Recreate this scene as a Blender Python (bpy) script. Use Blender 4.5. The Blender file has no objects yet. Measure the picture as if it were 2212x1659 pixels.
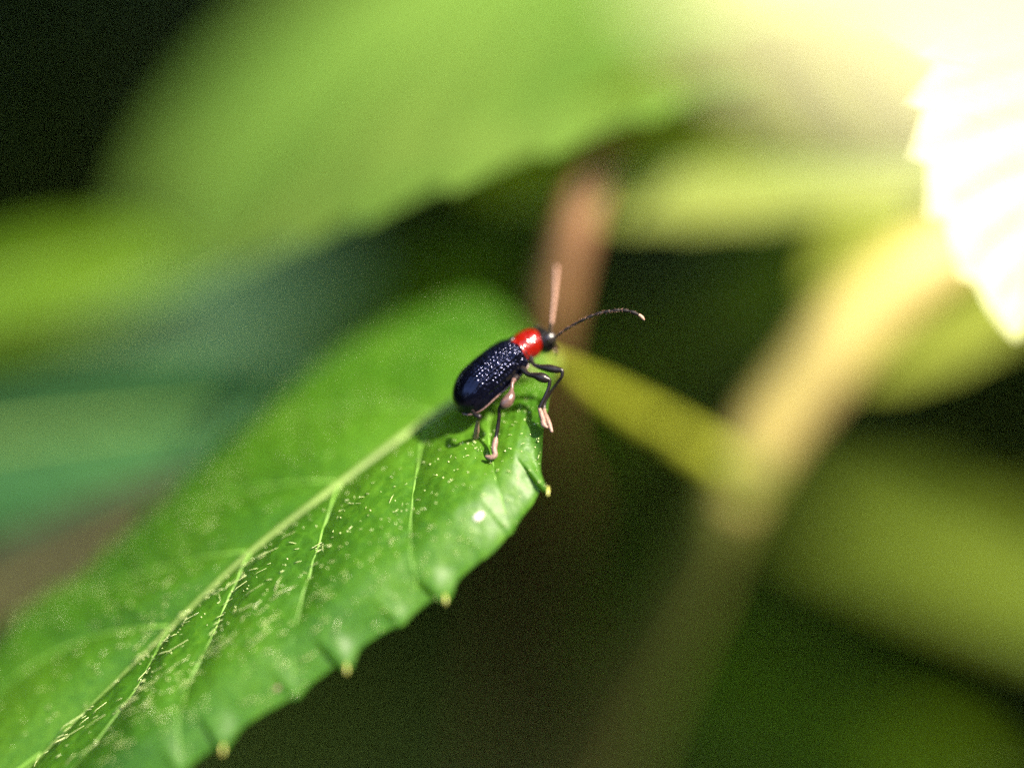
import bpy, math, random
import numpy as np
from mathutils import Vector, Matrix
from mathutils.bvhtree import BVHTree

rng = np.random.default_rng(7)
random.seed(7)
scene = bpy.context.scene
COL = scene.collection
scene.unit_settings.system = 'METRIC'
scene.unit_settings.scale_length = 0.01          # one Blender unit is one centimetre: a macro subject at its real size

# ------------------------------------------------------------------ camera
PITCH = math.radians(25)
FOCUS = 14.08                                     # cm to the plane of focus
FIELD = 5.0                                       # cm across the picture at 14 cm
RIGHT = np.array([1.0, 0, 0])
FWD = np.array([0, math.cos(PITCH), -math.sin(PITCH)])
UP = np.array([0, math.sin(PITCH), math.cos(PITCH)])
TARGET = np.array([0, 0, 30.0])                   # 30 cm above the ground
CAM = TARGET - FWD * 14.0

cd = bpy.data.cameras.new('camera')
cam = bpy.data.objects.new('camera', cd)
COL.objects.link(cam)
cam.matrix_world = Matrix((
    (RIGHT[0], UP[0], -FWD[0], CAM[0]),
    (RIGHT[1], UP[1], -FWD[1], CAM[1]),
    (RIGHT[2], UP[2], -FWD[2], CAM[2]),
    (0, 0, 0, 1)))
cd.sensor_width = 36
cd.lens = 36 * 14.0 / FIELD
cd.clip_start = 0.05
cd.clip_end = 5000
cd.dof.use_dof = True
cd.dof.focus_distance = FOCUS
cd.dof.aperture_fstop = 0.048                     # 21 mm entrance pupil
cd.dof.aperture_blades = 0
scene.camera = cam

# ------------------------------------------------------------------ light
def cam2world(v):
    return v[0] * RIGHT + v[1] * UP - v[2] * FWD   # x right, y up, z towards the camera

SUN = cam2world(np.array([0.52, 0.61, 0.60])); SUN /= np.linalg.norm(SUN)
elev = math.asin(SUN[2]); azim = math.atan2(SUN[0], SUN[1])
world = bpy.data.worlds.new('World'); scene.world = world
world.use_nodes = True
nt = world.node_tree; nt.nodes.clear()
wo = nt.nodes.new('ShaderNodeOutputWorld'); bg = nt.nodes.new('ShaderNodeBackground'); sky = nt.nodes.new('ShaderNodeTexSky')
sky.sky_type = 'NISHITA'; sky.sun_disc = False
sky.sun_elevation = elev; sky.sun_rotation = azim
bg.inputs['Strength'].default_value = 0.15
nt.links.new(sky.outputs[0], bg.inputs[0]); nt.links.new(bg.outputs[0], wo.inputs[0])
sd = bpy.data.lights.new('sun', 'SUN'); sd.energy = 4.6; sd.angle = math.radians(0.5); sd.color = (1.0, 0.88, 0.70)
so = bpy.data.objects.new('sun', sd); COL.objects.link(so)
so.rotation_euler = Vector(SUN).to_track_quat('Z', 'Y').to_euler()
so.location = (40, -20, 80)
vs = scene.view_settings
scene.display_settings.display_device = 'sRGB'
vs.view_transform = 'Standard'; vs.look = 'None'; vs.gamma = 1.0; vs.use_curve_mapping = False
vs.exposure = 1.85
scene.cycles.max_bounces = 6
scene.cycles.diffuse_bounces = 3
scene.cycles.transmission_bounces = 6
scene.cycles.caustics_reflective = False
scene.cycles.caustics_refractive = False
scene.cycles.sample_clamp_indirect = 6
scene.cycles.use_denoising = False

# ------------------------------------------------------------------ helpers
def P(px, py, dz):
    """a place in the world: where it is seen on a 2212 x 1659 sheet and how many cm beyond the beetle it lies"""
    d = 14.0 + dz
    return CAM + FWD * d + RIGHT * ((px - 1106) / 2212 * FIELD * d / 14) + UP * ((829.5 - py) / 2212 * FIELD * d / 14)

def tag(o, label=None, category=None, group=None, kind=None):
    if label: o['label'] = label
    if category: o['category'] = category
    if group: o['group'] = group
    if kind: o['kind'] = kind
    return o

def empty(name, loc):
    o = bpy.data.objects.new(name, None)
    o.empty_display_size = 0.2
    COL.objects.link(o); o.location = Vector(loc)
    return o

def wloc(o):
    p = np.zeros(3)
    while o is not None:
        p += np.array(o.location); o = o.parent
    return p

def build(name, verts, faces, mats, parent=None, smooth=True, loc=None, midx=None):
    """one mesh object; verts are given in world coordinates"""
    verts = np.asarray(verts, float)
    me = bpy.data.meshes.new(name)
    o = bpy.data.objects.new(name, me); COL.objects.link(o)
    if parent is not None:
        o.parent = parent
        verts = verts - wloc(parent)
    else:
        loc = verts.mean(0) if loc is None else np.asarray(loc)
        o.location = Vector(loc); verts = verts - loc
    me.from_pydata(verts.tolist(), [], [tuple(f) for f in faces])
    for m in (mats if isinstance(mats, (list, tuple)) else [mats]):
        me.materials.append(m)
    if midx is not None:
        me.polygons.foreach_set('material_index', np.asarray(midx, dtype=np.int32))
    if smooth:
        me.polygons.foreach_set('use_smooth', np.ones(len(me.polygons), dtype=bool))
    me.update()
    return o

def grid_faces(nu, nv, off=0, wrap=False):
    f = []
    m = nv if wrap else nv - 1
    for i in range(nu - 1):
        for j in range(m):
            a = off + i * nv + j; b = off + i * nv + (j + 1) % nv
            f.append((a, b, b + nv, a + nv))
    return f

def spline(ts, pts, t):
    """Hermite interpolation with finite-difference tangents"""
    ts = np.asarray(ts, float); pts = np.asarray(pts, float); t = np.asarray(t, float)
    m = np.gradient(pts, ts, axis=0)
    k = np.clip(np.searchsorted(ts, t, side='right') - 1, 0, len(ts) - 2)
    h = ts[k + 1] - ts[k]; x = (t - ts[k]) / h
    if pts.ndim > 1:
        x = x[:, None]; h = h[:, None]
    return ((2 * x**3 - 3 * x**2 + 1) * pts[k] + (x**3 - 2 * x**2 + x) * h * m[k]
            + (-2 * x**3 + 3 * x**2) * pts[k + 1] + (x**3 - x**2) * h * m[k + 1])

def smoothstep(a, b, x):
    t = np.clip((x - a) / (b - a), 0, 1)
    return t * t * (3 - 2 * t)

def tube(pts, radii, n=12, sub=6, flat=1.0, flatdir=None):
    """a tapered, rounded tube along a smoothed path: (verts, faces, ring parameter per face)"""
    pts = np.asarray(pts, float); radii = np.asarray(radii, float)
    s = np.concatenate([[0], np.cumsum(np.linalg.norm(np.diff(pts, axis=0), axis=1))]); s /= s[-1]
    t = np.unique(np.concatenate([np.linspace(s[i], s[i + 1], sub + 1) for i in range(len(s) - 1)]))
    c = spline(s, pts, t); r = np.interp(t, s, radii)
    if len(s) > 2: r = np.maximum(spline(s, radii, t), 0.3 * radii.min())
    d = np.gradient(c, axis=0); d /= np.linalg.norm(d, axis=1)[:, None]
    # rounded ends
    def cap(ci, di, ri, sign):
        out = []
        for a in (80, 55, 28):
            a = math.radians(a)
            out.append((ci + sign * di * ri * math.sin(a), di, ri * math.cos(a)))
        return out
    rings = cap(c[0], d[0], r[0], -1) + [(c[i], d[i], r[i]) for i in range(len(c))] + cap(c[-1], d[-1], r[-1], 1)[::-1]
    tt = np.concatenate([[0] * 3, t, [1] * 3])
    u = np.cross(rings[0][1], np.array([0.31, 0.22, 0.92])); u /= np.linalg.norm(u)
    if flatdir is not None: u = np.asarray(flatdir, float)
    V = []
    ang = np.linspace(0, 2 * math.pi, n, endpoint=False)
    for ci, di, ri in rings:
        u = u - di * np.dot(u, di); u /= np.linalg.norm(u)
        w = np.cross(di, u)
        V.append(ci + ri * (np.cos(ang)[:, None] * u * flat + np.sin(ang)[:, None] * w))
    F = grid_faces(len(rings), n, wrap=True)
    fp = np.repeat((tt[:-1] + tt[1:]) / 2, n)
    V = np.concatenate(V)
    F.append(tuple(range(n - 1, -1, -1))); F.append(tuple(range(len(V) - n, len(V))))
    fp = np.concatenate([fp, [0, 1]])
    return V, F, fp

def merge(parts):
    V, F, o = [], [], 0
    for v, f in parts:
        V.append(np.asarray(v)); F += [tuple(i + o for i in q) for q in f]; o += len(v)
    return np.concatenate(V), F

def ball(c, r, axes=None, nu=14, nv=18):
    th = np.linspace(0.02, math.pi - 0.02, nu); ph = np.linspace(0, 2 * math.pi, nv, endpoint=False)
    T, Q = np.meshgrid(th, ph, indexing='ij')
    v = np.stack([np.cos(T), np.sin(T) * np.cos(Q), np.sin(T) * np.sin(Q)], -1).reshape(-1, 3) * np.asarray(r)
    if axes is not None: v = v @ np.asarray(axes)
    f = grid_faces(nu, nv, wrap=True)
    f.append(tuple(range(nv - 1, -1, -1))); f.append(tuple(range((nu - 1) * nv, nu * nv)))
    return v + np.asarray(c), f

# ------------------------------------------------------------------ materials
def newmat(name):
    m = bpy.data.materials.new(name); m.use_nodes = True
    m.node_tree.nodes.clear()
    return m, m.node_tree.nodes, m.node_tree.links

def ramp(N, L, src, stops):
    r = N.new('ShaderNodeValToRGB')
    e = r.color_ramp.elements
    while len(e) < len(stops): e.new(0.5)
    for i, (p, c) in enumerate(stops):
        e[i].position = p; e[i].color = (*c, 1)
    L.new(src, r.inputs[0]); return r.outputs[0]

def leaf_material(name, dark, mid, light, trans, rough=0.42, spec=0.5, tmix=0.35, scale=1.0, bump=0.35, coat=0.0):
    """green lamina: mottled cuticle over cells that let light through"""
    m, N, L = newmat(name)
    out = N.new('ShaderNodeOutputMaterial')
    tc = N.new('ShaderNodeTexCoord')
    n1 = N.new('ShaderNodeTexNoise'); n1.inputs['Scale'].default_value = 1.3 * scale; n1.inputs['Detail'].default_value = 5
    n2 = N.new('ShaderNodeTexNoise'); n2.inputs['Scale'].default_value = 26 * scale; n2.inputs['Detail'].default_value = 3
    L.new(tc.outputs['Object'], n1.inputs['Vector']); L.new(tc.outputs['Object'], n2.inputs['Vector'])
    mx = N.new('ShaderNodeMath'); mx.operation = 'MULTIPLY_ADD'
    mx.inputs[1].default_value = 0.35; L.new(n2.outputs[0], mx.inputs[0])
    ms = N.new('ShaderNodeMath'); ms.operation = 'MULTIPLY'; ms.inputs[1].default_value = 0.68; L.new(n1.outputs[0], ms.inputs[0])
    L.new(ms.outputs[0], mx.inputs[2])
    net = N.new('ShaderNodeTexVoronoi'); net.feature = 'DISTANCE_TO_EDGE'; net.inputs['Scale'].default_value = 11 * scale
    L.new(tc.outputs['Object'], net.inputs['Vector'])
    nr_ = N.new('ShaderNodeMapRange'); nr_.inputs[1].default_value = 0.0; nr_.inputs[2].default_value = 0.10
    nr_.inputs[3].default_value = 0.07; nr_.inputs[4].default_value = 0.0; L.new(net.outputs['Distance'], nr_.inputs[0])
    na_ = N.new('ShaderNodeMath'); na_.operation = 'ADD'; L.new(mx.outputs[0], na_.inputs[0]); L.new(nr_.outputs[0], na_.inputs[1])
    colr = ramp(N, L, na_.outputs[0], [(0.34, dark), (0.52, mid), (0.70, light)])
    vo = N.new('ShaderNodeTexVoronoi'); vo.feature = 'SMOOTH_F1'; vo.inputs['Scale'].default_value = 14 * scale
    L.new(tc.outputs['Object'], vo.inputs['Vector'])
    vr = N.new('ShaderNodeMapRange'); vr.inputs[2].default_value = 0.9; L.new(vo.outputs['Distance'], vr.inputs[0])
    ad = N.new('ShaderNodeMath'); ad.operation = 'ADD'; L.new(vr.outputs[0], ad.inputs[0])
    nm = N.new('ShaderNodeMath'); nm.operation = 'MULTIPLY'; nm.inputs[1].default_value = 0.7; L.new(n2.outputs[0], nm.inputs[0]); L.new(nm.outputs[0], ad.inputs[1])
    bp = N.new('ShaderNodeBump'); bp.inputs['Strength'].default_value = bump; bp.inputs['Distance'].default_value = 0.012 / scale
    L.new(ad.outputs[0], bp.inputs['Height'])
    pr = N.new('ShaderNodeBsdfPrincipled')
    L.new(colr, pr.inputs['Base Color']); pr.inputs['Roughness'].default_value = rough
    pr.inputs['Specular IOR Level'].default_value = spec
    pr.inputs['Coat Weight'].default_value = coat; pr.inputs['Coat Roughness'].default_value = 0.3
    L.new(bp.outputs[0], pr.inputs['Normal'])
    tr = N.new('ShaderNodeBsdfTranslucent'); tr.inputs['Color'].default_value = (*trans, 1)
    mxs = N.new('ShaderNodeMixShader'); mxs.inputs[0].default_value = tmix
    L.new(pr.outputs[0], mxs.inputs[1]); L.new(tr.outputs[0], mxs.inputs[2]); L.new(mxs.outputs[0], out.inputs[0])
    return m

def plain(name, col, rough=0.5, spec=0.5, metallic=0.0, coat=0.0, coat_rough=0.1, var=0.25, scale=20, bump=0.0, bscale=60, bdist=0.004, sub=0.0, tint=None):
    m, N, L = newmat(name)
    out = N.new('ShaderNodeOutputMaterial'); pr = N.new('ShaderNodeBsdfPrincipled')
    tc = N.new('ShaderNodeTexCoord'); n = N.new('ShaderNodeTexNoise'); n.inputs['Scale'].default_value = scale; n.inputs['Detail'].default_value = 4
    L.new(tc.outputs['Object'], n.inputs['Vector'])
    c = np.array(col)
    colr = ramp(N, L, n.outputs[0], [(0.3, tuple(c * (1 - var))), (0.7, tuple(np.minimum(c * (1 + var), 1)))])
    L.new(colr, pr.inputs['Base Color'])
    pr.inputs['Roughness'].default_value = rough; pr.inputs['Specular IOR Level'].default_value = spec
    pr.inputs['Metallic'].default_value = metallic
    pr.inputs['Coat Weight'].default_value = coat; pr.inputs['Coat Roughness'].default_value = coat_rough
    if tint: pr.inputs['Specular Tint'].default_value = (*tint, 1)
    if sub:
        pr.inputs['Subsurface Weight'].default_value = sub; pr.inputs['Subsurface Scale'].default_value = 0.02
    if bump:
        b = N.new('ShaderNodeTexNoise'); b.inputs['Scale'].default_value = bscale; b.inputs['Detail'].default_value = 3
        L.new(tc.outputs['Object'], b.inputs['Vector'])
        bp = N.new('ShaderNodeBump'); bp.inputs['Strength'].default_value = bump; bp.inputs['Distance'].default_value = bdist
        L.new(b.outputs[0], bp.inputs['Height']); L.new(bp.outputs[0], pr.inputs['Normal'])
    L.new(pr.outputs[0], out.inputs[0])
    return m

M_LEAF = leaf_material('perch_leaf', (0.022, 0.088, 0.005), (0.042, 0.140, 0.007), (0.075, 0.195, 0.010), (0.28, 0.54, 0.012), rough=0.45, spec=0.4, tmix=0.40, scale=1.0)
M_LEAF_UP = leaf_material('upper_leaf', (0.07, 0.165, 0.020), (0.125, 0.24, 0.035), (0.20, 0.31, 0.055), (0.24, 0.42, 0.03), rough=0.42, tmix=0.28, scale=0.6)
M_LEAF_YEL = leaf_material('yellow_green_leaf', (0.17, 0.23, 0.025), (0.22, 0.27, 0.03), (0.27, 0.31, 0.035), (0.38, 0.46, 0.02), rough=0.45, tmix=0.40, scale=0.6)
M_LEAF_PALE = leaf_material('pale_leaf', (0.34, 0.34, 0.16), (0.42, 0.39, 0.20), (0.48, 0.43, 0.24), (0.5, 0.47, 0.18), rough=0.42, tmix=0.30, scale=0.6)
M_LEAF_GLARE = leaf_material('glare_leaf', (0.34, 0.37, 0.14), (0.43, 0.45, 0.19), (0.52, 0.52, 0.25), (0.55, 0.56, 0.2), rough=0.5, spec=0.6, tmix=0.2, scale=0.8, coat=0.1)  # pale colour carries the overexposed sun glare of a green leaf
M_LEAF_MID = leaf_material('mid_green_leaf', (0.06, 0.15, 0.008), (0.10, 0.21, 0.010), (0.14, 0.26, 0.014), (0.24, 0.44, 0.01), rough=0.5, spec=0.2, tmix=0.35, scale=0.5)
M_LEAF_TEAL = leaf_material('sky_tinted_leaf', (0.032, 0.115, 0.032), (0.045, 0.145, 0.04), (0.06, 0.175, 0.045), (0.08, 0.22, 0.04), rough=0.45, tmix=0.2, scale=0.5)  # blue sky light on a shaded leaf put into the colour
M_LEAF_OLIVE = leaf_material('olive_leaf', (0.06, 0.10, 0.008), (0.085, 0.13, 0.010), (0.12, 0.16, 0.013), (0.22, 0.32, 0.010), rough=0.55, spec=0.2, tmix=0.35, scale=0.5)
M_LEAF_SHADE = leaf_material('shade_toned_leaf', (0.012, 0.045, 0.024), (0.018, 0.06, 0.032), (0.026, 0.075, 0.04), (0.02, 0.07, 0.02), rough=0.5, tmix=0.15, scale=0.5)  # shade on the leaf put into a dark base colour
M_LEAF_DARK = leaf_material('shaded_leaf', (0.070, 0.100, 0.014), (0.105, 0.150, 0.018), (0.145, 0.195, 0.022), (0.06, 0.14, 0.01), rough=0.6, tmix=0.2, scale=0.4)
M_RIB = plain('pale_rib', (0.22, 0.32, 0.06), rough=0.5, scale=9, bump=0.3)
M_RIB_SOFT = plain('leaf_rib', (0.145, 0.225, 0.045), rough=0.55, scale=6, bump=0.3)
M_VEIN = plain('fine_vein', (0.11, 0.24, 0.025), rough=0.55, scale=9)
M_RIB_DULL = plain('dull_rib', (0.20, 0.30, 0.06), rough=0.5, scale=9)
M_STEM_YEL = plain('yellow_green_stem', (0.22, 0.25, 0.014), rough=0.45, scale=3, var=0.2)
M_STEM_TAN = plain('tan_stem', (0.42, 0.34, 0.11), rough=0.45, scale=2, var=0.2)
M_STEM_DIM = plain('olive_stem', (0.16, 0.18, 0.03), rough=0.5, scale=3)
M_LEAF_BLOCK = leaf_material('blocker_leaf', (0.015, 0.025, 0.004), (0.022, 0.035, 0.005), (0.03, 0.05, 0.006), (0.03, 0.06, 0.004), rough=0.7, spec=0.15, tmix=0.15, scale=0.4)  # dark leaf for the added light-blocking foliage
M_STEM_RED = plain('reddish_stem', (0.21, 0.105, 0.045), rough=0.5, scale=2.5, var=0.25)
M_HAIR = plain('leaf_hair', (0.42, 0.50, 0.20), rough=0.3, spec=0.8, scale=3)
M_TIP = plain('tooth_tip', (0.36, 0.37, 0.08), rough=0.35, scale=9)
M_SPECK = plain('pale_scale', (0.70, 0.66, 0.60), rough=0.5, scale=14)
M_BROWN = leaf_material('dull_brown', (0.035, 0.034, 0.018), (0.05, 0.047, 0.024), (0.065, 0.06, 0.03), (0.06, 0.055, 0.02), rough=0.7, spec=0.2, tmix=0.2, scale=0.5)
M_GROUND = plain('leaf_litter', (0.035, 0.026, 0.014), rough=0.9, var=0.5, scale=0.4, bump=0.6, bscale=0.8, bdist=1.5)
M_ELYTRA = plain('blue_black_wing_case', (0.009, 0.0105, 0.029), rough=0.24, spec=0.5, metallic=0.85, scale=30, var=0.3, coat=0.2, coat_rough=0.12, bump=0.12, bscale=160, bdist=0.002)
M_RED = plain('glossy_red', (0.17, 0.0045, 0.0015), rough=0.20, spec=0.6, scale=60, var=0.3, coat=0.5, coat_rough=0.12, bump=0.10, bscale=120, bdist=0.003)
M_BLACK = plain('black_shell', (0.007, 0.006, 0.006), rough=0.32, spec=0.35, scale=60, bump=0.35, bscale=140, bdist=0.003)
M_LEG = plain('dark_leg', (0.012, 0.009, 0.008), rough=0.34, spec=0.4, scale=80, var=0.4, bump=0.25, bscale=150, bdist=0.002)
M_FOOT = plain('hairy_foot', (0.22, 0.135, 0.105), rough=0.45, spec=0.5, scale=120, var=0.45, bump=0.6, bscale=220, bdist=0.004)
M_ROSE = plain('rosy_highlight', (0.11, 0.062, 0.05), rough=0.28, spec=0.8, scale=90, var=0.5, bump=0.3, bscale=200, bdist=0.002)  # rosy highlights of underside, thigh and rim put into the colour
M_EYE = plain('eye', (0.016, 0.012, 0.012), rough=0.36, spec=1.0, scale=60, coat=0.4, coat_rough=0.3)
M_ANT = plain('antenna', (0.008, 0.006, 0.006), rough=0.55, spec=0.25, scale=120, var=0.4, bump=0.4, bscale=240, bdist=0.003)
M_ANT_PALE = plain('sunlit_downy_antenna', (0.33, 0.19, 0.14), rough=0.55, scale=120, var=0.35, bump=0.4, bscale=240, bdist=0.003)  # pale down; also sunlight painted along the far antenna

# ------------------------------------------------------------------ ground
g = []
n = 60
xs = np.linspace(-1, 1, n); xs = np.sign(xs) * np.abs(xs)**2.2 * 2500
for y in xs:
    for x in xs:
        r = math.hypot(x, y)
        g.append((x, y + 40, 1.2 * math.sin(x * .11 + 1) * math.cos(y * .09) + 0.8 * math.sin(x * .31 + y * .23)))
tag(build('ground', g, grid_faces(n, n), M_GROUND), kind='structure')

# ------------------------------------------------------------------ blurred leaves: generic builder
def leaf(name, base, tip, ea, eb, mat, rib_mat, label=None, parent=None, group=None, teeth=10, depth=0.05, bow=0.0, full=0.62, peak=0.45, rib=0.05, curl=0.0, nu=70, nv=21, quilt=0.03, stalk=None):
    """a toothed leaf from base to tip through two edge points level with its middle; folded along a raised midrib"""
    base, tip, ea, eb = map(np.asarray, (base, tip, ea, eb))
    c0 = base * (1 - peak) + tip * peak
    A, B = ea - c0, eb - c0
    nrm = np.cross(tip - base, A - B); nrm /= np.linalg.norm(nrm)
    if np.dot(nrm, -FWD) < 0: nrm = -nrm
    ln = np.linalg.norm(tip - base)
    u = np.linspace(0, 1, nu)
    k = math.log(0.5) / math.log(peak)
    w = np.sin(math.pi * u**k)**full
    saw = (u * teeth) % 1.0
    tooth = depth * (saw**1.4 - 0.4) * smoothstep(0, .08, u) * smoothstep(1, .93, u)
    mid = base + (tip - base) * u[:, None] + nrm * (bow * ln * (np.sin(math.pi * u) - math.sin(math.pi * peak)) )[:, None]
    V = []
    for i in range(nu):
        for v in np.linspace(-1, 1, nv):
            S = A if v < 0 else B
            a = abs(v)
            ww = w[i] * a + tooth[i] * smoothstep(0.55, 1, a) * min(1, w[i] * 2)
            q = (u[i] - 0.22 * a) * teeth * 0.9
            puff = quilt * abs(math.sin(math.pi * q)) * math.sin(math.pi * min(a, 1)) * np.linalg.norm(S) * w[i]
            V.append(mid[i] + S * ww + nrm * (puff - curl * np.linalg.norm(S) * a**4 * w[i]))
    V = np.array(V)
    if parent is None:
        root = empty(name, base)
        tag(root, label, 'leaf', group)
        build('blade', V, grid_faces(nu, nv), mat, root)
        holder = root
    else:
        holder = build(name, V, grid_faces(nu, nv), mat, parent)
        if label: holder['label'] = label
    rp = mid[::7] - nrm * rib * 0.15
    rv, rf, _ = tube(rp, np.linspace(rib, rib * 0.25, len(rp)), n=8, sub=3)
    build('midrib', rv, rf, rib_mat, holder)
    if stalk is not None:
        pts = [base + (mid[3] - base) * 0.3] + [np.asarray(s) for s in stalk]
        sv, sf, _ = tube(pts, [rib * 1.1] * len(pts), n=10, sub=5)
        build('stalk', sv, sf, rib_mat, holder)
    return holder

leaf('leaf', P(1960, -330, 6.8), P(250, 370, 7.0), P(960, -170, 7.6), P(1085, 366, 1.3), M_LEAF_UP, M_RIB,
     'broad light green out-of-focus leaf arching above the beetle', teeth=12, depth=0.06, rib=0.06, quilt=0.015, full=0.55, bow=0.10)
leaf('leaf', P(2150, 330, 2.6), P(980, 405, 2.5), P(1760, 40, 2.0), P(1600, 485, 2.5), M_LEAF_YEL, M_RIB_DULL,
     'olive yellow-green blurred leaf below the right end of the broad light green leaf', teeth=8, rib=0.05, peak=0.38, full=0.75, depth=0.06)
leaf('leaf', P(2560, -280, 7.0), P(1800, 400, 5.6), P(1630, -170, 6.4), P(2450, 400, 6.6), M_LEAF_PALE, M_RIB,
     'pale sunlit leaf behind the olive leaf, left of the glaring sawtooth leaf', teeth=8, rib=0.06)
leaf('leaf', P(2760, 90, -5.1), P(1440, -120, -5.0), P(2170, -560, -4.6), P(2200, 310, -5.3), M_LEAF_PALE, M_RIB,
     'warm haze in the upper right corner, made by an added cream leaf near the lens', teeth=8, rib=0.03)  # leaf added near the lens; its blur stands in for warm haze
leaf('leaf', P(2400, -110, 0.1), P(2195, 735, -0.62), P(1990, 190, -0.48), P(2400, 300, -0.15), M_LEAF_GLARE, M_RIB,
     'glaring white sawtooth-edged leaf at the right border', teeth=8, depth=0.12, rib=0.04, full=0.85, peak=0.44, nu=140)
leaf('leaf', P(2550, 1450, 6.6), P(1680, 1085, 8.8), P(2110, 1075, 8.6), P(2040, 1300, 6.8), M_LEAF_OLIVE, M_RIB_DULL,
     'large soft yellow-green leaf at the lower right border', teeth=9, rib=0.07)
leaf('leaf', P(2150, 1790, 9.0), P(1370, 1240, 10.5), P(1480, 1640, 10.5), P(1860, 1430, 8.8), M_LEAF_MID, M_RIB_DULL,
     'dim green blurred leaf at the bottom edge right of the olive stem', teeth=9, rib=0.07)
leaf('leaf', P(-350, 735, 5.2), P(380, 560, 4.2), P(40, 535, 5.0), P(70, 730, 4.6), M_LEAF_MID, M_RIB_DULL,
     'mid green blurred leaf poking in from the left border', teeth=8, rib=0.06)
leaf('leaf', P(-420, 1000, 3.5), P(800, 850, 2.4), P(190, 790, 2.75), P(170, 1150, 3.05), M_LEAF_TEAL, M_RIB_DULL,
     'blue-green blurred leaf at the left border beside the perch leaf', teeth=9, rib=0.05)
leaf('leaf', P(250, 790, 12.0), P(690, 560, 13.0), P(400, 530, 13.3), P(520, 790, 11.6), M_LEAF_SHADE, M_RIB_DULL,
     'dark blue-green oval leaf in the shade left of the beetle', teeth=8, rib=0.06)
leaf('leaf', P(1150, 560, 6.0), P(560, 830, 6.5), P(800, 590, 8.0), P(860, 830, 5.0), M_LEAF_MID, M_RIB_DULL,
     'saturated green blurred leaf behind the back edge of the perch leaf', teeth=8, rib=0.06)
leaf('leaf', P(1320, 700, 7.5), P(1230, 1120, 8.5), P(1190, 870, 8.0), P(1420, 850, 8.0), M_LEAF_MID, M_RIB_DULL,
     'small soft green leaf between the beetle and the forked stem', teeth=8, rib=0.06)
leaf('leaf', P(-420, 1500, 3.0), P(600, 990, 2.0), P(-20, 1180, 2.6), P(10, 1350, 2.3), M_BROWN, M_STEM_DIM,
     'dull brown blurred strip along the back edge of the perch leaf', teeth=6, rib=0.04)  # dull brown leaf-shaped strip behind the perch leaf

# ------------------------------------------------------------------ the reddish stem
rv, rf, _ = tube([P(1328, 225, 2.75), P(1305, 300, 2.25), P(1262, 430, 2.0), P(1205, 620, 2.1), P(1174, 770, 2.4), P(1165, 900, 3.2), P(1162, 1040, 5.5), P(1158, 1250, 10.5), P(1140, 1750, 13.5), P(1100, 2300, 15)],
                 [0.09, 0.10, 0.115, 0.125, 0.12, 0.12, 0.12, 0.12, 0.13, 0.13], n=16, sub=6)
tag(build('plant_stem', rv, rf, M_STEM_RED), 'reddish brown blurred stem rising behind the beetle antennae', 'stem')

# ------------------------------------------------------------------ the plant that carries the perch leaf
plant = empty('leafy_plant', P(1150, 2300, 7.5))
tag(plant, 'plant with a forked yellow-green stem and the sharp hairy leaf under the beetle', 'plant')
v, f, _ = tube([P(1620, 1000, 2.85), P(1570, 1090, 2.95), P(1480, 1280, 3.5), P(1360, 1520, 4.4), P(1250, 1800, 5.6), P(1150, 2300, 7.5)], [0.19, 0.18, 0.18, 0.19, 0.2, 0.2], n=18)
build('stem', v, f, M_STEM_DIM, plant)
v, f, _ = tube([P(1585, 1070, 2.9), P(1640, 965, 2.85), P(1735, 835, 2.8), P(1840, 705, 2.75), P(1950, 605, 2.75), P(2080, 520, 2.8), P(2300, 380, 3.0)], [0.17, 0.19, 0.21, 0.23, 0.22, 0.18, 0.15], n=18)
tag(build('branch', v, f, M_STEM_TAN, plant), 'pale tan side branch leaning to the upper right')
v, f, _ = tube([P(1192, 772, 0.95), P(1224, 806, 1.5), P(1330, 868, 2.2), P(1450, 935, 2.55), P(1600, 1030, 2.85)], [0.04, 0.06, 0.065, 0.07, 0.085], n=16)
build('petiole', v, f, M_STEM_YEL, plant)
leaf('leaf', P(1800, 810, 3.1), P(2380, 330, 3.8), P(1880, 420, 3.8), P(2230, 690, 3.1), M_LEAF_YEL, M_RIB, 'pale yellow-green blurred leaf on the right branch', parent=plant, teeth=8, rib=0.05)
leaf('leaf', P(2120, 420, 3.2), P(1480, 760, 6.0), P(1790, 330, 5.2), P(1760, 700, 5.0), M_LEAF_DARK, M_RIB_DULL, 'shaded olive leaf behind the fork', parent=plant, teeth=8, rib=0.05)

# the leaf the beetle stands on: base beside the petiole, tip beyond the lower left corner
ST = [0.0, 0.06, 0.14, 0.25, 0.40, 0.55, 0.70, 0.85, 1.0]
MID = [(1205, 778, .95), (1120, 800, .72), (1020, 842, .60), (900, 915, .52), (715, 1050, .38), (540, 1185, .32), (385, 1330, .30), (215, 1500, 0.27), (-350, 2060, .1)]
NEAR = [(1196, 792, .85), (1184, 868, .22), (1168, 985, .0), (1118, 1080, -.15), (964, 1232, -.28), (728, 1396, -.34), (474, 1562, -.38), (232, 1728, -.4), (-345, 2065, .05)]
FAR = [(1192, 768, 1.1), (1085, 672, 1.9), (970, 635, 1.9), (775, 690, 1.75), (540, 870, 1.4), (330, 1050, 1.25), (145, 1220, 1.15), (-55, 1385, 1.0), (-355, 2055, .15)]
SPL = (ST,)
def leaf_curves(u):
    f = lambda T: spline(ST, np.array([P(*p) for p in T]), u)
    return f(MID), f(NEAR), f(FAR)
NU, NV = 520, 161
us = np.linspace(0, 1, NU)
mid, near, far = leaf_curves(us)
vv = np.linspace(-1, 1, NV)
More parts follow.
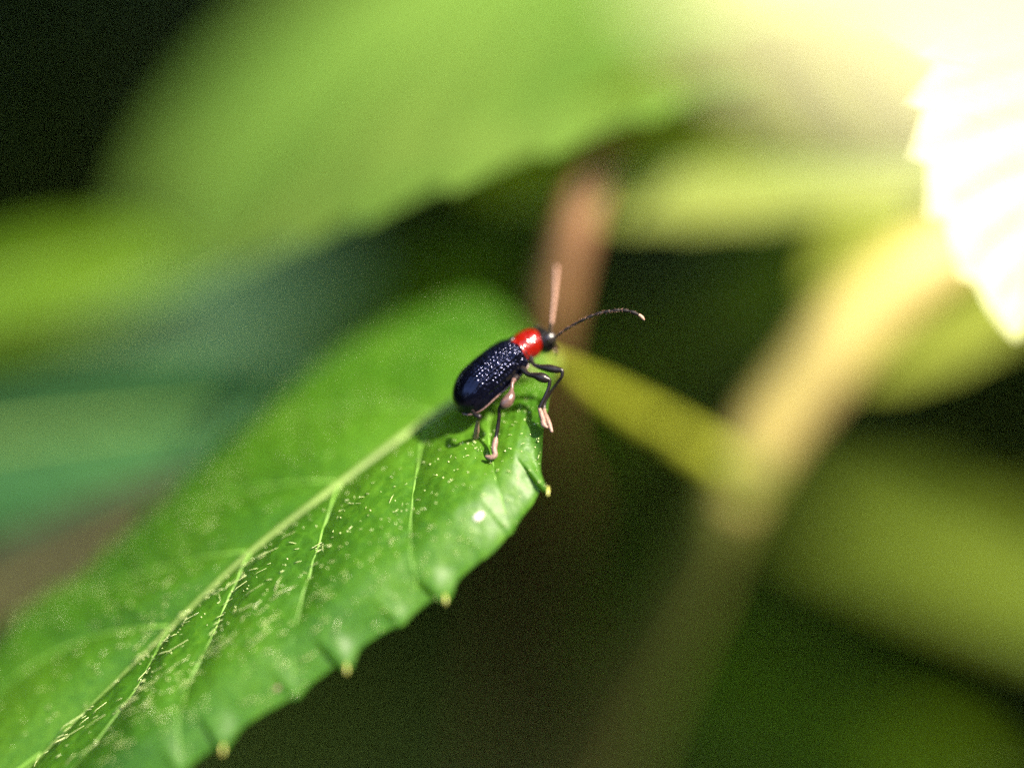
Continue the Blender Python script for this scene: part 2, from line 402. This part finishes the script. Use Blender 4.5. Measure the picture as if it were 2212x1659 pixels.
# teeth: (position along the edge, height in cm, reach towards the tip)
TEETH_N = [(0.075, .02, .03), (0.178, .075, .034), (0.29, .010, .03), (0.345, .006, .03), (0.425, .075, .05), (0.482, .022, .028), (0.560, .085, .040), (0.622, .03, .035), (0.718, .075, .045), (0.79, .03, .03), (0.855, .085, .05), (0.94, .05, .04)]
def edge_offset(u, T):
    e = np.zeros_like(u)
    for c, h, r in T:
        x = (u - (c - r)) / r
        up = smoothstep(0, 1, x) ** 1.6
        dn = 1 - smoothstep(0, 1, (u - c) / (r * 0.22))
        e = np.maximum(e, h * up * dn)
        e = e - h * 0.55 * np.exp(-((u - c - r * 0.34) / (r * 0.22))**2)
    return e
offN = edge_offset(us, TEETH_N)
offF = edge_offset(us, [(c + .03, h, r) for c, h, r in TEETH_N])
tang = np.gradient(mid, axis=0); tang /= np.linalg.norm(tang, axis=1)[:, None]
VL = np.zeros((NU, NV, 3))
ph = rng.uniform(0, 6.28, 8)
for j, v in enumerate(vv):
    a = abs(v)
    S = (near if v > 0 else far) - mid
    ln = np.linalg.norm(S, axis=1)[:, None] + 1e-6
    sd_ = S / ln
    nr = np.cross(tang, sd_) if v > 0 else np.cross(sd_, tang)
    nr /= np.linalg.norm(nr, axis=1)[:, None] + 1e-9
    nr = np.where((nr @ np.array([0, 0, 1.0]))[:, None] < 0, -nr, nr)
    ragged = 0.010 * np.sin(us * 31 + 1.3) * np.sin(us * 13) + 0.004 * np.sin(us * 101 + .4) * np.sin(us * 23)
    off = ((offN if v > 0 else offF) + ragged * smoothstep(0, .1, us))[:, None] * smoothstep(0.80, 1.0, a)
    q = (us - 0.215 - 0.30 * a + 0.06 * a * a) / 0.168
    fr = q - np.floor(q)
    panel = np.abs(np.sin(math.pi * q)) ** 0.9
    env = smoothstep(0.0, 0.22, a) * (1 - 0.8 * smoothstep(0.6, 1.0, a)) * smoothstep(0.02, .12, us) * np.minimum(1, ln[:, 0] / .8)
    puff = 0.040 * panel * env
    trough = -0.02 * (1 - smoothstep(0.0, 0.10, a))
    fine = 0.0035 * (np.sin(us * 95 + v * 9 + ph[0]) * np.sin(v * 21 - us * 33 + ph[1]) + 0.6 * np.sin(us * 180 + ph[2] - 37 * v) * np.sin(v * 43 + us * 61)) * smoothstep(0.05, .2, a) * (1 - smoothstep(.7, .95, a))
    roll = -0.11 * smoothstep(0.72, 1.0, a) ** 1.6 * smoothstep(0.1, .2, us)
    bulge = (0.05 if v > 0 else 0.03) * math.sin(math.pi * min(1, a)) 
    VL[:, j] = mid + S * a + sd_ * off + nr * (puff + trough + fine + roll + bulge * ln[:, 0])[:, None]
LV = VL.reshape(-1, 3); LF = grid_faces(NU, NV)
perch = build('leaf', LV, LF, M_LEAF, plant)
perch['label'] = 'sharp serrated hairy green leaf the beetle stands on'
bvh = BVHTree.FromPolygons([Vector(p) for p in LV], LF)
NRM = np.zeros_like(VL)
du = np.gradient(VL, axis=0); dv = np.gradient(VL, axis=1)
NRM = np.cross(du, dv); NRM /= np.linalg.norm(NRM, axis=2)[:, :, None] + 1e-12
NRM[(NRM @ np.array([0, 0, 1.0])) < 0] *= -1

def on_leaf(px, py, lift=0.0):
    d = Vector(P(px, py, 0) - CAM).normalized()
    h = bvh.ray_cast(Vector(CAM), d)
    if h[0] is None: return None
    return np.array(h[0]) + np.array(h[1] if h[1].z > 0 else -h[1]) * lift

# midrib, side veins
jm = NV // 2
rp = VL[4:-6:8, jm] - NRM[4:-6:8, jm] * 0.004
v, f, _ = tube(rp, np.linspace(0.036, 0.008, len(rp)), n=10, sub=2)
build('midrib', v, f, M_RIB_SOFT, perch)
for side in (1, -1):
    for k in range(-1, 5):
        pts = []
        for a in np.linspace(0.02, 0.93, 14):
            uu = 0.215 + 0.168 * k + 0.30 * a - 0.06 * a * a
            if not 0.03 < uu < 0.97: continue
            i = int(round(uu * (NU - 1))); j = int(round((side * a + 1) / 2 * (NV - 1)))
            pts.append(VL[i, j] - NRM[i, j] * 0.003)
        if len(pts) > 3:
            v, f, _ = tube(pts, np.linspace(0.011, 0.004, len(pts)), n=6, sub=2)
            build('side_vein', v, f, M_VEIN, perch)
# pale hardened tips of the edge teeth
for c, h, r in TEETH_N:
    if h < 0.065: continue
    i = int(round(c * (NU - 1))); p = VL[i, -1]
    out = VL[i, -1] - VL[i, -6]; out /= np.linalg.norm(out)
    d = out * 0.8 + tang[i] * 0.6; d /= np.linalg.norm(d)
    v, f, _ = tube([p - d * .04, p - d * .012, p + d * .006], [.004, .008, .005], n=10, sub=3)
    build('tooth_tip', v, f, M_TIP, perch)
# hairs: thousands of bristles lying along the blade
hv, hf = [], []
def add_hair(p, d, nr_, ln, r):
    s = np.cross(d, nr_); s /= np.linalg.norm(s) + 1e-9
    o = len(hv)
    m = p + d * ln * 0.5 + nr_ * ln * 0.12
    for c, k in ((p, 1.0), (m, .8)):
        for a in (0, 2.09, 4.19):
            hv.append(c + r * k * (math.cos(a) * s + math.sin(a) * nr_))
    hv.append(p + d * ln + nr_ * ln * 0.08)
    for a in range(3):
        b = (a + 1) % 3
        hf.append((o + a, o + b, o + 3 + b, o + 3 + a)); hf.append((o + 3 + a, o + 3 + b, o + 6))
for _ in range(950):
    u = rng.uniform(0.02, 0.97); v_ = rng.uniform(-0.95, 0.985)
    i = int(u * (NU - 1)); j = int((v_ + 1) / 2 * (NV - 1))
    p = VL[i, j] - NRM[i, j] * 0.002; nr_ = NRM[i, j]
    long_ = smoothstep(0.25, 0.6, u)
    t = tang[i] * rng.choice([-1, 1], p=[.15, .85]) + rng.normal(0, .30 + .5 * (1 - long_), 3)
    stand = rng.uniform(.05, .35) + 1.3 * (1 - long_) * rng.uniform(0, 1)**2
    d = t - nr_ * np.dot(t, nr_); d /= np.linalg.norm(d); d = d + nr_ * stand; d /= np.linalg.norm(d)
    ln = rng.uniform(0.012, 0.034) * (1 + 2.4 * long_ * rng.uniform(0.0, 1)**1.5)
    add_hair(p, d, nr_, ln, rng.uniform(0.0014, 0.0034))
for _ in range(70):  # long hairs added to imitate highlights streaked by the lens
    u = rng.uniform(0.48, 0.95); v_ = rng.uniform(0.08, 0.75)
    i = int(u * (NU - 1)); j = int((v_ + 1) / 2 * (NV - 1))
    d = tang[i] + rng.normal(0, .10, 3); d -= NRM[i, j] * np.dot(d, NRM[i, j]); d /= np.linalg.norm(d)
    add_hair(VL[i, j], d, NRM[i, j], rng.uniform(.05, .17) * (.5 + u), rng.uniform(.0012, .0028))
tag(build('leaf_hairs', hv, hf, M_HAIR, perch, smooth=True), kind='stuff')
# little glands and droplets, and pale scales
dv_ = []
for _ in range(300):
    u = rng.uniform(0.04, 0.8); v_ = rng.uniform(0.02, 0.97)
    i = int(u * (NU - 1)); j = int((v_ + 1) / 2 * (NV - 1))
    r = rng.uniform(0.002, 0.005)
    dv_.append(ball(VL[i, j] + NRM[i, j] * r * .4, (r, r, r), nu=6, nv=8))
v, f = merge(dv_)
tag(build('leaf_glands', v, f, M_HAIR, perch), kind='stuff')
for px, py, r, sm_ in ((1033, 1117, .030, M_SPECK), (598, 1487, .016, M_FOOT)):
    p = on_leaf(px, py, 0.004)
    if p is None: continue
    ax = np.stack([RIGHT * .8 + UP * .6, np.cross(RIGHT * .8 + UP * .6, FWD), -FWD])
    v, f = ball(p, (r, r * .62, r * .35), axes=ax)
    v = v + rng.normal(0, r * .03, v.shape)
    build('pale_scale', v, f, sm_, perch)

# ------------------------------------------------------------------ the beetle
BDZ = 0.20
fwd_c = np.array([0.754, 0.657, -0.20]); fwd_c /= np.linalg.norm(fwd_c)
p_up = np.array([-0.657, 0.754, 0.0]); p_up -= fwd_c * np.dot(p_up, fwd_c); p_up /= np.linalg.norm(p_up)
q_c = np.cross(fwd_c, p_up)                       # points towards the camera
TH = math.radians(30)
if q_c[2] < 0: q_c = -q_c
up_c = math.cos(TH) * p_up + math.sin(TH) * q_c
left_c = np.cross(up_c, fwd_c)
BX, BY, BZ = cam2world(fwd_c), cam2world(left_c), cam2world(up_c)
BO = P(1052, 812, BDZ)
def B(p):
    p = np.array(p, float)
    # the fore body bends down towards the head
    x0, z0, k = 0.185, -0.01, 3.2
    a = np.clip(p[..., 0] - x0, 0, None) * k
    r = 1 / k - (p[..., 2] - z0)
    bent = p[..., 0] > x0
    nx_, nz_ = x0 + (1 / k + (p[..., 2] - z0)) * np.sin(a), z0 - 1 / k + (1 / k + (p[..., 2] - z0)) * np.cos(a)
    p[..., 0] = np.where(bent, nx_, p[..., 0]); p[..., 2] = np.where(bent, nz_, p[..., 2])
    return BO + p[..., 0:1] * BX + p[..., 1:2] * BY + p[..., 2:3] * BZ

beetle = empty('beetle', B(np.array([0, 0, -0.12])))
tag(beetle, 'small beetle with a red neck shield and pitted blue-black wing cases', 'beetle')

# continuous body: abdomen, thorax, neck and head in one skin
XS = [-0.215, -0.205, -0.17, -0.09, 0.02, 0.12, 0.20, 0.255, 0.300, 0.318, 0.346, 0.376, 0.402, 0.418]
HW = [0.010, 0.040, 0.075, 0.098, 0.106, 0.102, 0.083, 0.066, 0.054, 0.070, 0.080, 0.066, 0.042, 0.008]
HT = [0.008, 0.030, 0.058, 0.075, 0.085, 0.085, 0.070, 0.056, 0.046, 0.058, 0.068, 0.060, 0.040, 0.008]
CZ = [-0.035, -0.035, -0.030, -0.028, -0.028, -0.022, -0.012, -0.008, -0.010, -0.012, -0.016, -0.024, -0.032, -0.036]
nx, na = 120, 40
tx = np.linspace(0, 1, nx); kk = np.linspace(0, 1, len(XS))
X = spline(kk, np.array(XS), tx); W = spline(kk, np.array(HW), tx); H = spline(kk, np.array(HT), tx); Z = spline(kk, np.array(CZ), tx)
ang = np.linspace(0, 2 * math.pi, na, endpoint=False)
bv = []
for i in range(nx):
    seg = 0.0
    if X[i] < 0.06: seg = 0.005 * abs(math.sin((X[i] + .235) * 52))**4   # grooves between the abdomen rings
    s = 1 - seg * 14
    bv.append(np.stack([np.full(na, X[i]), W[i] * s * np.cos(ang), Z[i] + H[i] * s * np.sin(ang)], -1))
bv = np.concatenate(bv); bf = grid_faces(nx, na, wrap=True)
bf.append(tuple(range(na - 1, -1, -1))); bf.append(tuple(range((nx - 1) * na, nx * na)))
mi = []
for q in bf:
    c = bv[list(q)].mean(0)
    mi.append(1 if (c[0] < 0.19 and c[2] < -0.055) else 0)
build('body', B(bv), bf, [M_BLACK, M_ROSE], beetle, midx=mi)

# wing cases, pitted in rows
def elytron(side):
    ns, nf = 300, 120
    t_ = np.linspace(0, 1, ns); phi = np.linspace(0.008, 1.0, nf)
    s = np.where(t_ < .55, t_ / .55 * .6, .6 + .4 * np.sin((t_ - .55) / .45 * math.pi / 2))
    Wp = np.interp(t_, [0, .03, .08, .2, .45, .68, 1], [.084, .102, .112, .117, .122, .124, .124])
    Hp = np.interp(t_, [0, .03, .08, .2, .45, .68, 1], [.078, .092, .103, .116, .124, .120, .112])
    ker = np.exp(-np.linspace(-2, 2, 21)**2); ker /= ker.sum()
    sm = lambda a: np.interp(s, t_, np.convolve(np.pad(a, 10, mode='edge'), ker, 'valid'))
    Wp, Hp = sm(Wp), sm(Hp)
    end = np.clip(1 - np.clip((s - .60) / .40, 0, 1)**2.6, 0.0004, 1)**.5
    Wp = Wp * end; Hp = Hp * end
    x = 0.205 - s * 0.425
    Wp *= .90; Hp *= .92
    V = np.zeros((ns, nf, 3)); Nn = np.zeros((ns, nf, 3))
    S, F_ = np.meshgrid(s, phi, indexing='ij')
    A = F_ * math.radians(108)
    e = 0.86
    V[..., 0] = x[:, None]
    V[..., 1] = Wp[:, None] * np.sign(np.sin(A)) * np.abs(np.sin(A))**e
    V[..., 2] = Hp[:, None] * np.sign(np.cos(A)) * np.abs(np.cos(A))**e - 0.012 - 0.022 * smoothstep(.6, 1, S)
    V[..., 2] += -0.010 * np.clip((F_ - .92) / .08, 0, 1)
    # humeral bump at the shoulder
    V[..., 1] += 0.008 * np.exp(-((S - .09) / .06)**2 - ((F_ - .62) / .10)**2)
    V[..., 2] += 0.007 * np.exp(-((S - .09) / .06)**2 - ((F_ - .60) / .12)**2)
    du = np.gradient(V, axis=0); dv = np.gradient(V, axis=1)
    Nn = np.cross(du, dv); Nn /= np.linalg.norm(Nn, axis=2)[..., None] + 1e-9
    cen = np.array([0, 0.0, -0.02])
    flip = np.einsum('ijk,ijk->ij', Nn, np.stack([0 * S, V[..., 1], V[..., 2] + .02], -1)) < 0
    Nn[flip] *= -1
    dsp = np.zeros((ns, nf))
    L_ = 0.425
    arc = Wp.max() * 1.75
    for r in range(9):
        f0 = 0.06 + r * 0.104
        npit = 21
        for k in range(npit):
            s0 = 0.035 + (k + 0.5 * (r % 2)) * 0.0465 + rng.normal(0, .006)
            ff = f0 + rng.normal(0, .009)
            amp = 0.0080 * (1 - smoothstep(.40, .84, np.array(s0))) * rng.uniform(.45, 1.25)
            if amp < 0.0003: continue
            d2 = ((S - s0) * L_ / .0076)**2 + ((F_ - ff) * arc / .0076)**2
            dsp -= amp * np.exp(-d2 * 1.1)
    V = V + Nn * dsp[..., None]
    V[..., 1] *= side
    V = V.reshape(-1, 3)
    return V, grid_faces(ns, nf)
for side in (-1, 1):
    v, f = elytron(side)
    o = build('wing_case', B(v), f, M_ELYTRA, beetle)
    # rolled lower rim of the case, its rosy highlight put into the colour
    rim = v.reshape(300, 120, 3)[6:292:13, -1] + np.array([0, side * .001, -.003])
    tv, tf, _ = tube(rim, np.full(len(rim), .0052), n=8, sub=2)
    build('rim', B(tv), tf, M_ROSE, o)
sv, sf = ball((0.198, 0, 0.066), (0.022, 0.016, 0.012))
build('scutellum', B(sv), sf, M_BLACK, beetle)

# red neck shield: a barrel saddle with a fine rolled rim
ns, nf = 60, 72
s = np.linspace(0, 1, ns)
x = 0.190 + s * 0.128
PW = np.interp(s, [0, .05, .12, .22, .45, .7, .88, 1], [.080, .086, .079, .078, .078, .075, .069, .060])
PH = np.interp(s, [0, .05, .12, .22, .45, .7, .88, 1], [.076, .081, .074, .072, .075, .075, .069, .058])
ker = np.exp(-np.linspace(-2, 2, 7)**2); ker /= ker.sum()
PW = np.convolve(np.pad(PW, 3, mode='edge'), ker, 'valid'); PH = np.convolve(np.pad(PH, 3, mode='edge'), ker, 'valid')
a = np.linspace(-math.radians(140), math.radians(140), nf)
V = np.zeros((ns, nf, 3)); V[..., 0] = x[:, None] - 0.02 * (1 - np.cos(a))[None] * (s[:, None] - .4) * .6
V[..., 1] = PW[:, None] * np.sin(a); V[..., 2] = PH[:, None] * np.cos(a) - .010
for _ in range(70):
    s0, a0 = rng.uniform(.05, .95), rng.uniform(-2.2, 2.2)
    d2 = ((s[:, None] - s0) * .135 / .004)**2 + ((a[None] - a0) * .085 / .004)**2
    V[..., 2] -= 0.0024 * np.exp(-d2) * np.cos(a)[None]; V[..., 1] -= 0.0024 * np.exp(-d2) * np.sin(a)[None]
build('neck_shield', B(V.reshape(-1, 3)), grid_faces(ns, nf), M_RED, beetle)

# eyes, antennal bumps, mouthparts
for side in (-1, 1):
    v, f = ball((0.356, side * 0.066, 0.012), (0.030, 0.025, 0.030))
    build('eye', B(v), f, M_EYE, beetle)
    v, f, _ = tube(B(np.array([(0.398, side * .020, -0.046), (0.420, side * .022, -0.062), (0.428, side * .010, -0.074)])), [.012, .010, .004], n=10)
    build('jaw', v, f, M_LEG, beetle)
    v, f, _ = tube(B(np.array([(0.394, side * .030, -0.056), (0.412, side * .036, -0.074), (0.416, side * .030, -0.092)])), [.006, .006, .004], n=8)
    build('palp', v, f, M_FOOT, beetle)

def beaded(pts, radii, nseg, name, mats, pale_from, first=None):
    """an antenna of eleven joints"""
    pts = np.asarray(pts, float)
    s = np.concatenate([[0], np.cumsum(np.linalg.norm(np.diff(pts, axis=0), axis=1))]); s /= s[-1]
    t = np.linspace(0, 1, nseg * 9 + 1)
    c = spline(s, pts, t)
    loc = (t * nseg) % 1.0
    r = np.interp(t, np.linspace(0, 1, len(radii)), radii) * (0.62 + 0.38 * np.clip(np.sin(math.pi * np.clip(loc, .02, 1)**1.5) * 1.3, 0, 1))
    v, f, fp = tube(c, r, n=10, sub=1)
    mi = (fp > pale_from).astype(int) if first is None else ((fp > first) * 1)
    o = build(name, v, f, mats, beetle, midx=mi)
    hv2, hf2 = [], []
    for _ in range(110):                            # down on the joints
        i = rng.integers(3, len(c) - 1); d = c[min(i + 1, len(c) - 1)] - c[i - 1]; d /= np.linalg.norm(d)
        w = rng.normal(0, 1, 3); w -= d * np.dot(w, d); w /= np.linalg.norm(w)
        p = c[i] + w * r[i] * .9; q = p + (d * .8 + w * .6) * rng.uniform(.006, .011)
        k = np.cross(d, w) * .0007; b = len(hv2)
        hv2 += [p - k, p + k, q, p + w * .001]
        hf2 += [(b, b + 1, b + 2), (b + 1, b + 3, b + 2), (b + 3, b, b + 2)]
    tag(build('antenna_down', hv2, hf2, M_ANT_PALE, o), kind='stuff')

def Z1(zx, zy, dz):
    return P((1650 + zx / 1.9988) / 1.7446, (950 + zy / 1.9988) / 1.7446, dz)

beaded([Z1(888, 640, .17), Z1(930, 605, .16), Z1(1000, 560, .15), Z1(1100, 507, .13), Z1(1200, 466, .12), Z1(1300, 446, .11), Z1(1400, 440, .10), Z1(1480, 458, .09), Z1(1530, 484, .09), Z1(1552, 508, .09)],
       [.0062, .0072, .0078, .0082, .0088, .0092, .0092, .0084], 11, 'antenna', [M_ANT, M_ANT_PALE], 0.93)
beaded([Z1(848, 598, .27), Z1(856, 545, .29), Z1(868, 440, .33), Z1(880, 330, .37), Z1(888, 220, .42), Z1(894, 110, .47)],
       [.006, .0075, .0085, .0095, .0095, .0085], 11, 'antenna', [M_ANT, M_ANT_PALE], 0.12)

# legs: thigh, shin and foot in one skin, dark above, pale downy feet
def leg(pts, radii, foot, sub=6, rose=None):
    v, f, fp = tube(pts, radii, n=14, sub=sub)
    mi = np.zeros(len(f), int); mi[fp > foot] = 1
    if rose: mi[(fp > rose[0]) & (fp < rose[1])] = 2
    o = build('leg', v, f, [M_LEG, M_FOOT, M_ROSE], beetle, midx=mi)
    return o

def arc(pts):
    p = np.asarray(pts); d = np.linalg.norm(np.diff(p, axis=0), axis=1)
    return np.concatenate([[0], np.cumsum(d)]) / d.sum()

R = 0.01
p = [Z1(700, 800, .20), Z1(722, 846, .17), Z1(775, 866, .15), Z1(840, 876, .13), Z1(895, 886, .12), Z1(934, 893, .11), Z1(938, 925, .11), Z1(900, 985, .13), Z1(850, 1050, .15), Z1(812, 1120, .16), Z1(800, 1180, .15), Z1(812, 1230, .12), Z1(836, 1290, .09), Z1(858, 1350, .07)]
leg(p, np.array([1.5, .95, 1.35, 2.0, 1.75, 1.0, .85, .78, .8, .85, .9, 1.2, 1.35, .8]) * R * 1.0, arc(p)[10])
p = [Z1(640, 880, .15), Z1(685, 922, .12), Z1(730, 930, .10), Z1(780, 944, .085), Z1(815, 956, .08), Z1(840, 966, .075), Z1(840, 1000, .075), Z1(815, 1075, .08), Z1(785, 1140, .085), Z1(768, 1178, .085), Z1(778, 1215, .075), Z1(792, 1262, .06), Z1(802, 1305, .045), Z1(820, 1318, .04)]
leg(p, np.array([1.6, 1.2, 1.55, 2.45, 2.1, 1.1, .9, 1.0, 1.05, 1.0, 1.25, 1.35, 1.4, .8]) * R * 1.0, arc(p)[9])
p = [Z1(590, 945, .11), Z1(562, 985, .07), Z1(556, 1040, .05), Z1(548, 1085, .035), Z1(520, 1130, .03), Z1(490, 1160, .035), Z1(466, 1180, .04), Z1(462, 1235, .05), Z1(452, 1320, .06), Z1(438, 1398, .06), Z1(432, 1432, .05), Z1(424, 1480, .04), Z1(428, 1535, .03), Z1(400, 1548, .03), Z1(368, 1540, .035)]
leg(p, np.array([1.8, 1.0, 1.1, 2.3, 2.9, 2.3, 1.05, .9, 1.0, 1.05, 1.5, 1.4, 1.35, 1.3, .8]) * R * 1.0, arc(p)[9], rose=(arc(p)[1] * .5, arc(p)[5]))
ft = on_leaf(1027, 946)
fz = float(np.dot(ft - CAM, FWD) - 14.0) if ft is not None else .4
p = [Z1(262, 1200, fz - .10), Z1(272, 1214, fz - .13), Z1(290, 1229, fz - .15), Z1(312, 1240, fz - .16), Z1(306, 1262, fz - .14), Z1(297, 1300, fz - .10), Z1(292, 1345, fz - .06), Z1(284, 1400, fz - .015)]
leg(p, np.array([1.1, 1.0, 1.3, 1.3, .95, 1.0, 1.4, 1.0]) * R * 1.0, arc(p)[4])
# the two legs on the far side, mostly behind the body
def far_leg(x0, k):
    hip = B(np.array([x0, .05, -.09])); knee = B(np.array([x0 + .03 * k, .16, -.05])); ank = B(np.array([x0 + .05 * k, .20, -.20])); toe = B(np.array([x0 + .07 * k, .22, -.26]))
    h = bvh.ray_cast(Vector(knee), Vector(-BZ)); 
    if h[0] is not None: ank = np.array(h[0]) + BZ * .045; toe = np.array(h[0]) + BZ * .008 + BX * .03 * k
    leg([hip, hip * .5 + knee * .5, knee, knee * .5 + ank * .5, ank, toe], np.array([1.2, 1.8, 1.0, .8, .85, .8]) * R * .8, .8)
far_leg(0.12, -1); far_leg(0.20, 1)

# ------------------------------------------------------------------ leaf masses: shaded undergrowth behind, unseen leaves added at the right to shade it
rng = np.random.default_rng(21)
def leaf_mass(name, centres, normals, dirs, lens, mat, kind='stuff'):
    V, F = [], []
    prof = [(0, 0), (.12, .32), (.35, .5), (.6, .44), (.85, .2), (1, 0)]
    for c, nn, d, l in zip(centres, normals, dirs, lens):
        d = d / np.linalg.norm(d); s = np.cross(nn, d); s /= np.linalg.norm(s); n2 = np.cross(d, s)
        o = len(V)
        for t, w in prof:
            m = c + d * l * (t - .5) - n2 * l * .18 * (t - .4)**2
            for v in (-1, 0, 1):
                V.append(m + s * l * w * .95 * v + n2 * l * (.09 * abs(v) * w))
        for i in range(len(prof) - 1):
            for j in range(2):
                a = o + i * 3 + j; F.append((a, a + 1, a + 4, a + 3))
    return tag(build(name, V, F, mat), kind=kind)

N_ = 1300
dz = rng.uniform(20, 52, N_)
cs = np.array([P(rng.uniform(-900, 3100), rng.uniform(-700, 2400), z) for z in dz])
nn = np.array([cam2world(v) for v in np.stack([rng.normal(0, .5, N_), rng.normal(.6, .4, N_), rng.normal(.7, .3, N_)], -1)])
dd = rng.normal(0, 1, (N_, 3))
leaf_mass('undergrowth', cs, nn, dd, rng.uniform(3.5, 8, N_), M_LEAF_DARK)

N_ = 380
cc = np.stack([rng.uniform(7.5, 34, N_), rng.uniform(1.5, 32, N_), -rng.uniform(3.5, 10, N_)], -1)
ce = np.stack([rng.uniform(-7, 30, 100), rng.uniform(7, 32, 100), -rng.uniform(9.5, 14, 100)], -1)
cc = np.concatenate([cc, ce])
cc = cc[~((cc[:, 1] < 7.5) & (cc[:, 2] > -6.0))]; N_ = len(cc)
cs = np.array([TARGET + cam2world(v) for v in cc])
nn = np.array([SUN + rng.normal(0, .45, 3) for _ in range(N_)])
leaf_mass('shade_foliage', cs, nn, rng.normal(0, 1, (N_, 3)), rng.uniform(4, 6.5, N_), M_LEAF_BLOCK)

# unseen leaves added overhead to block sky; gaps left for sun and blue reflection
SC = np.array([0.52, 0.61, 0.60]); SC /= np.linalg.norm(SC)
HOLES = np.array([[-0.46, 0.30, 0.84], [-0.15, 0.38, 0.91], [-0.75, 0.33, 0.56], [-0.28, 0.20, 0.94]]); HOLES /= np.linalg.norm(HOLES, axis=1)[:, None]
cs, nn, ls = [], [], []
while len(cs) < 650:
    d = rng.normal(0, 1, 3); d /= np.linalg.norm(d)
    c = d * rng.uniform(15, 24)
    if d[1] < -.55 or (d[1] < .12 and d[2] < .5 and abs(c[0]) < 10): continue
    if c[2] > 11.5 and c[2] < 17 and abs(c[0]) < 4 and abs(c[1]) < 5: continue
    if c[2] > 0 and c[2] <= 12 and abs(c[0]) < 7 and abs(c[1]) < 6: continue
    if c[2] < -2 and c[1] < 7 and abs(c[0]) < 10: continue
    o = c - np.array([0, 0, -4.0]); perp = np.linalg.norm(o - SC * np.dot(o, SC))
    if np.dot(o, SC) > 0 and perp < 9.5: continue
    if max(np.dot(d, h_) for h_ in HOLES) > math.cos(math.radians(27)): continue
    if c[1] < 7 and c[2] > -6 and c[2] < 0 and abs(c[0]) < 10: continue
    cs.append(TARGET + cam2world(c)); nn.append(-cam2world(d) * -1 + rng.normal(0, .4, 3)); ls.append(rng.uniform(4, 6.5))
leaf_mass('sky_blocker_foliage', cs, nn, rng.normal(0, 1, (len(cs), 3)), ls, M_LEAF_BLOCK)
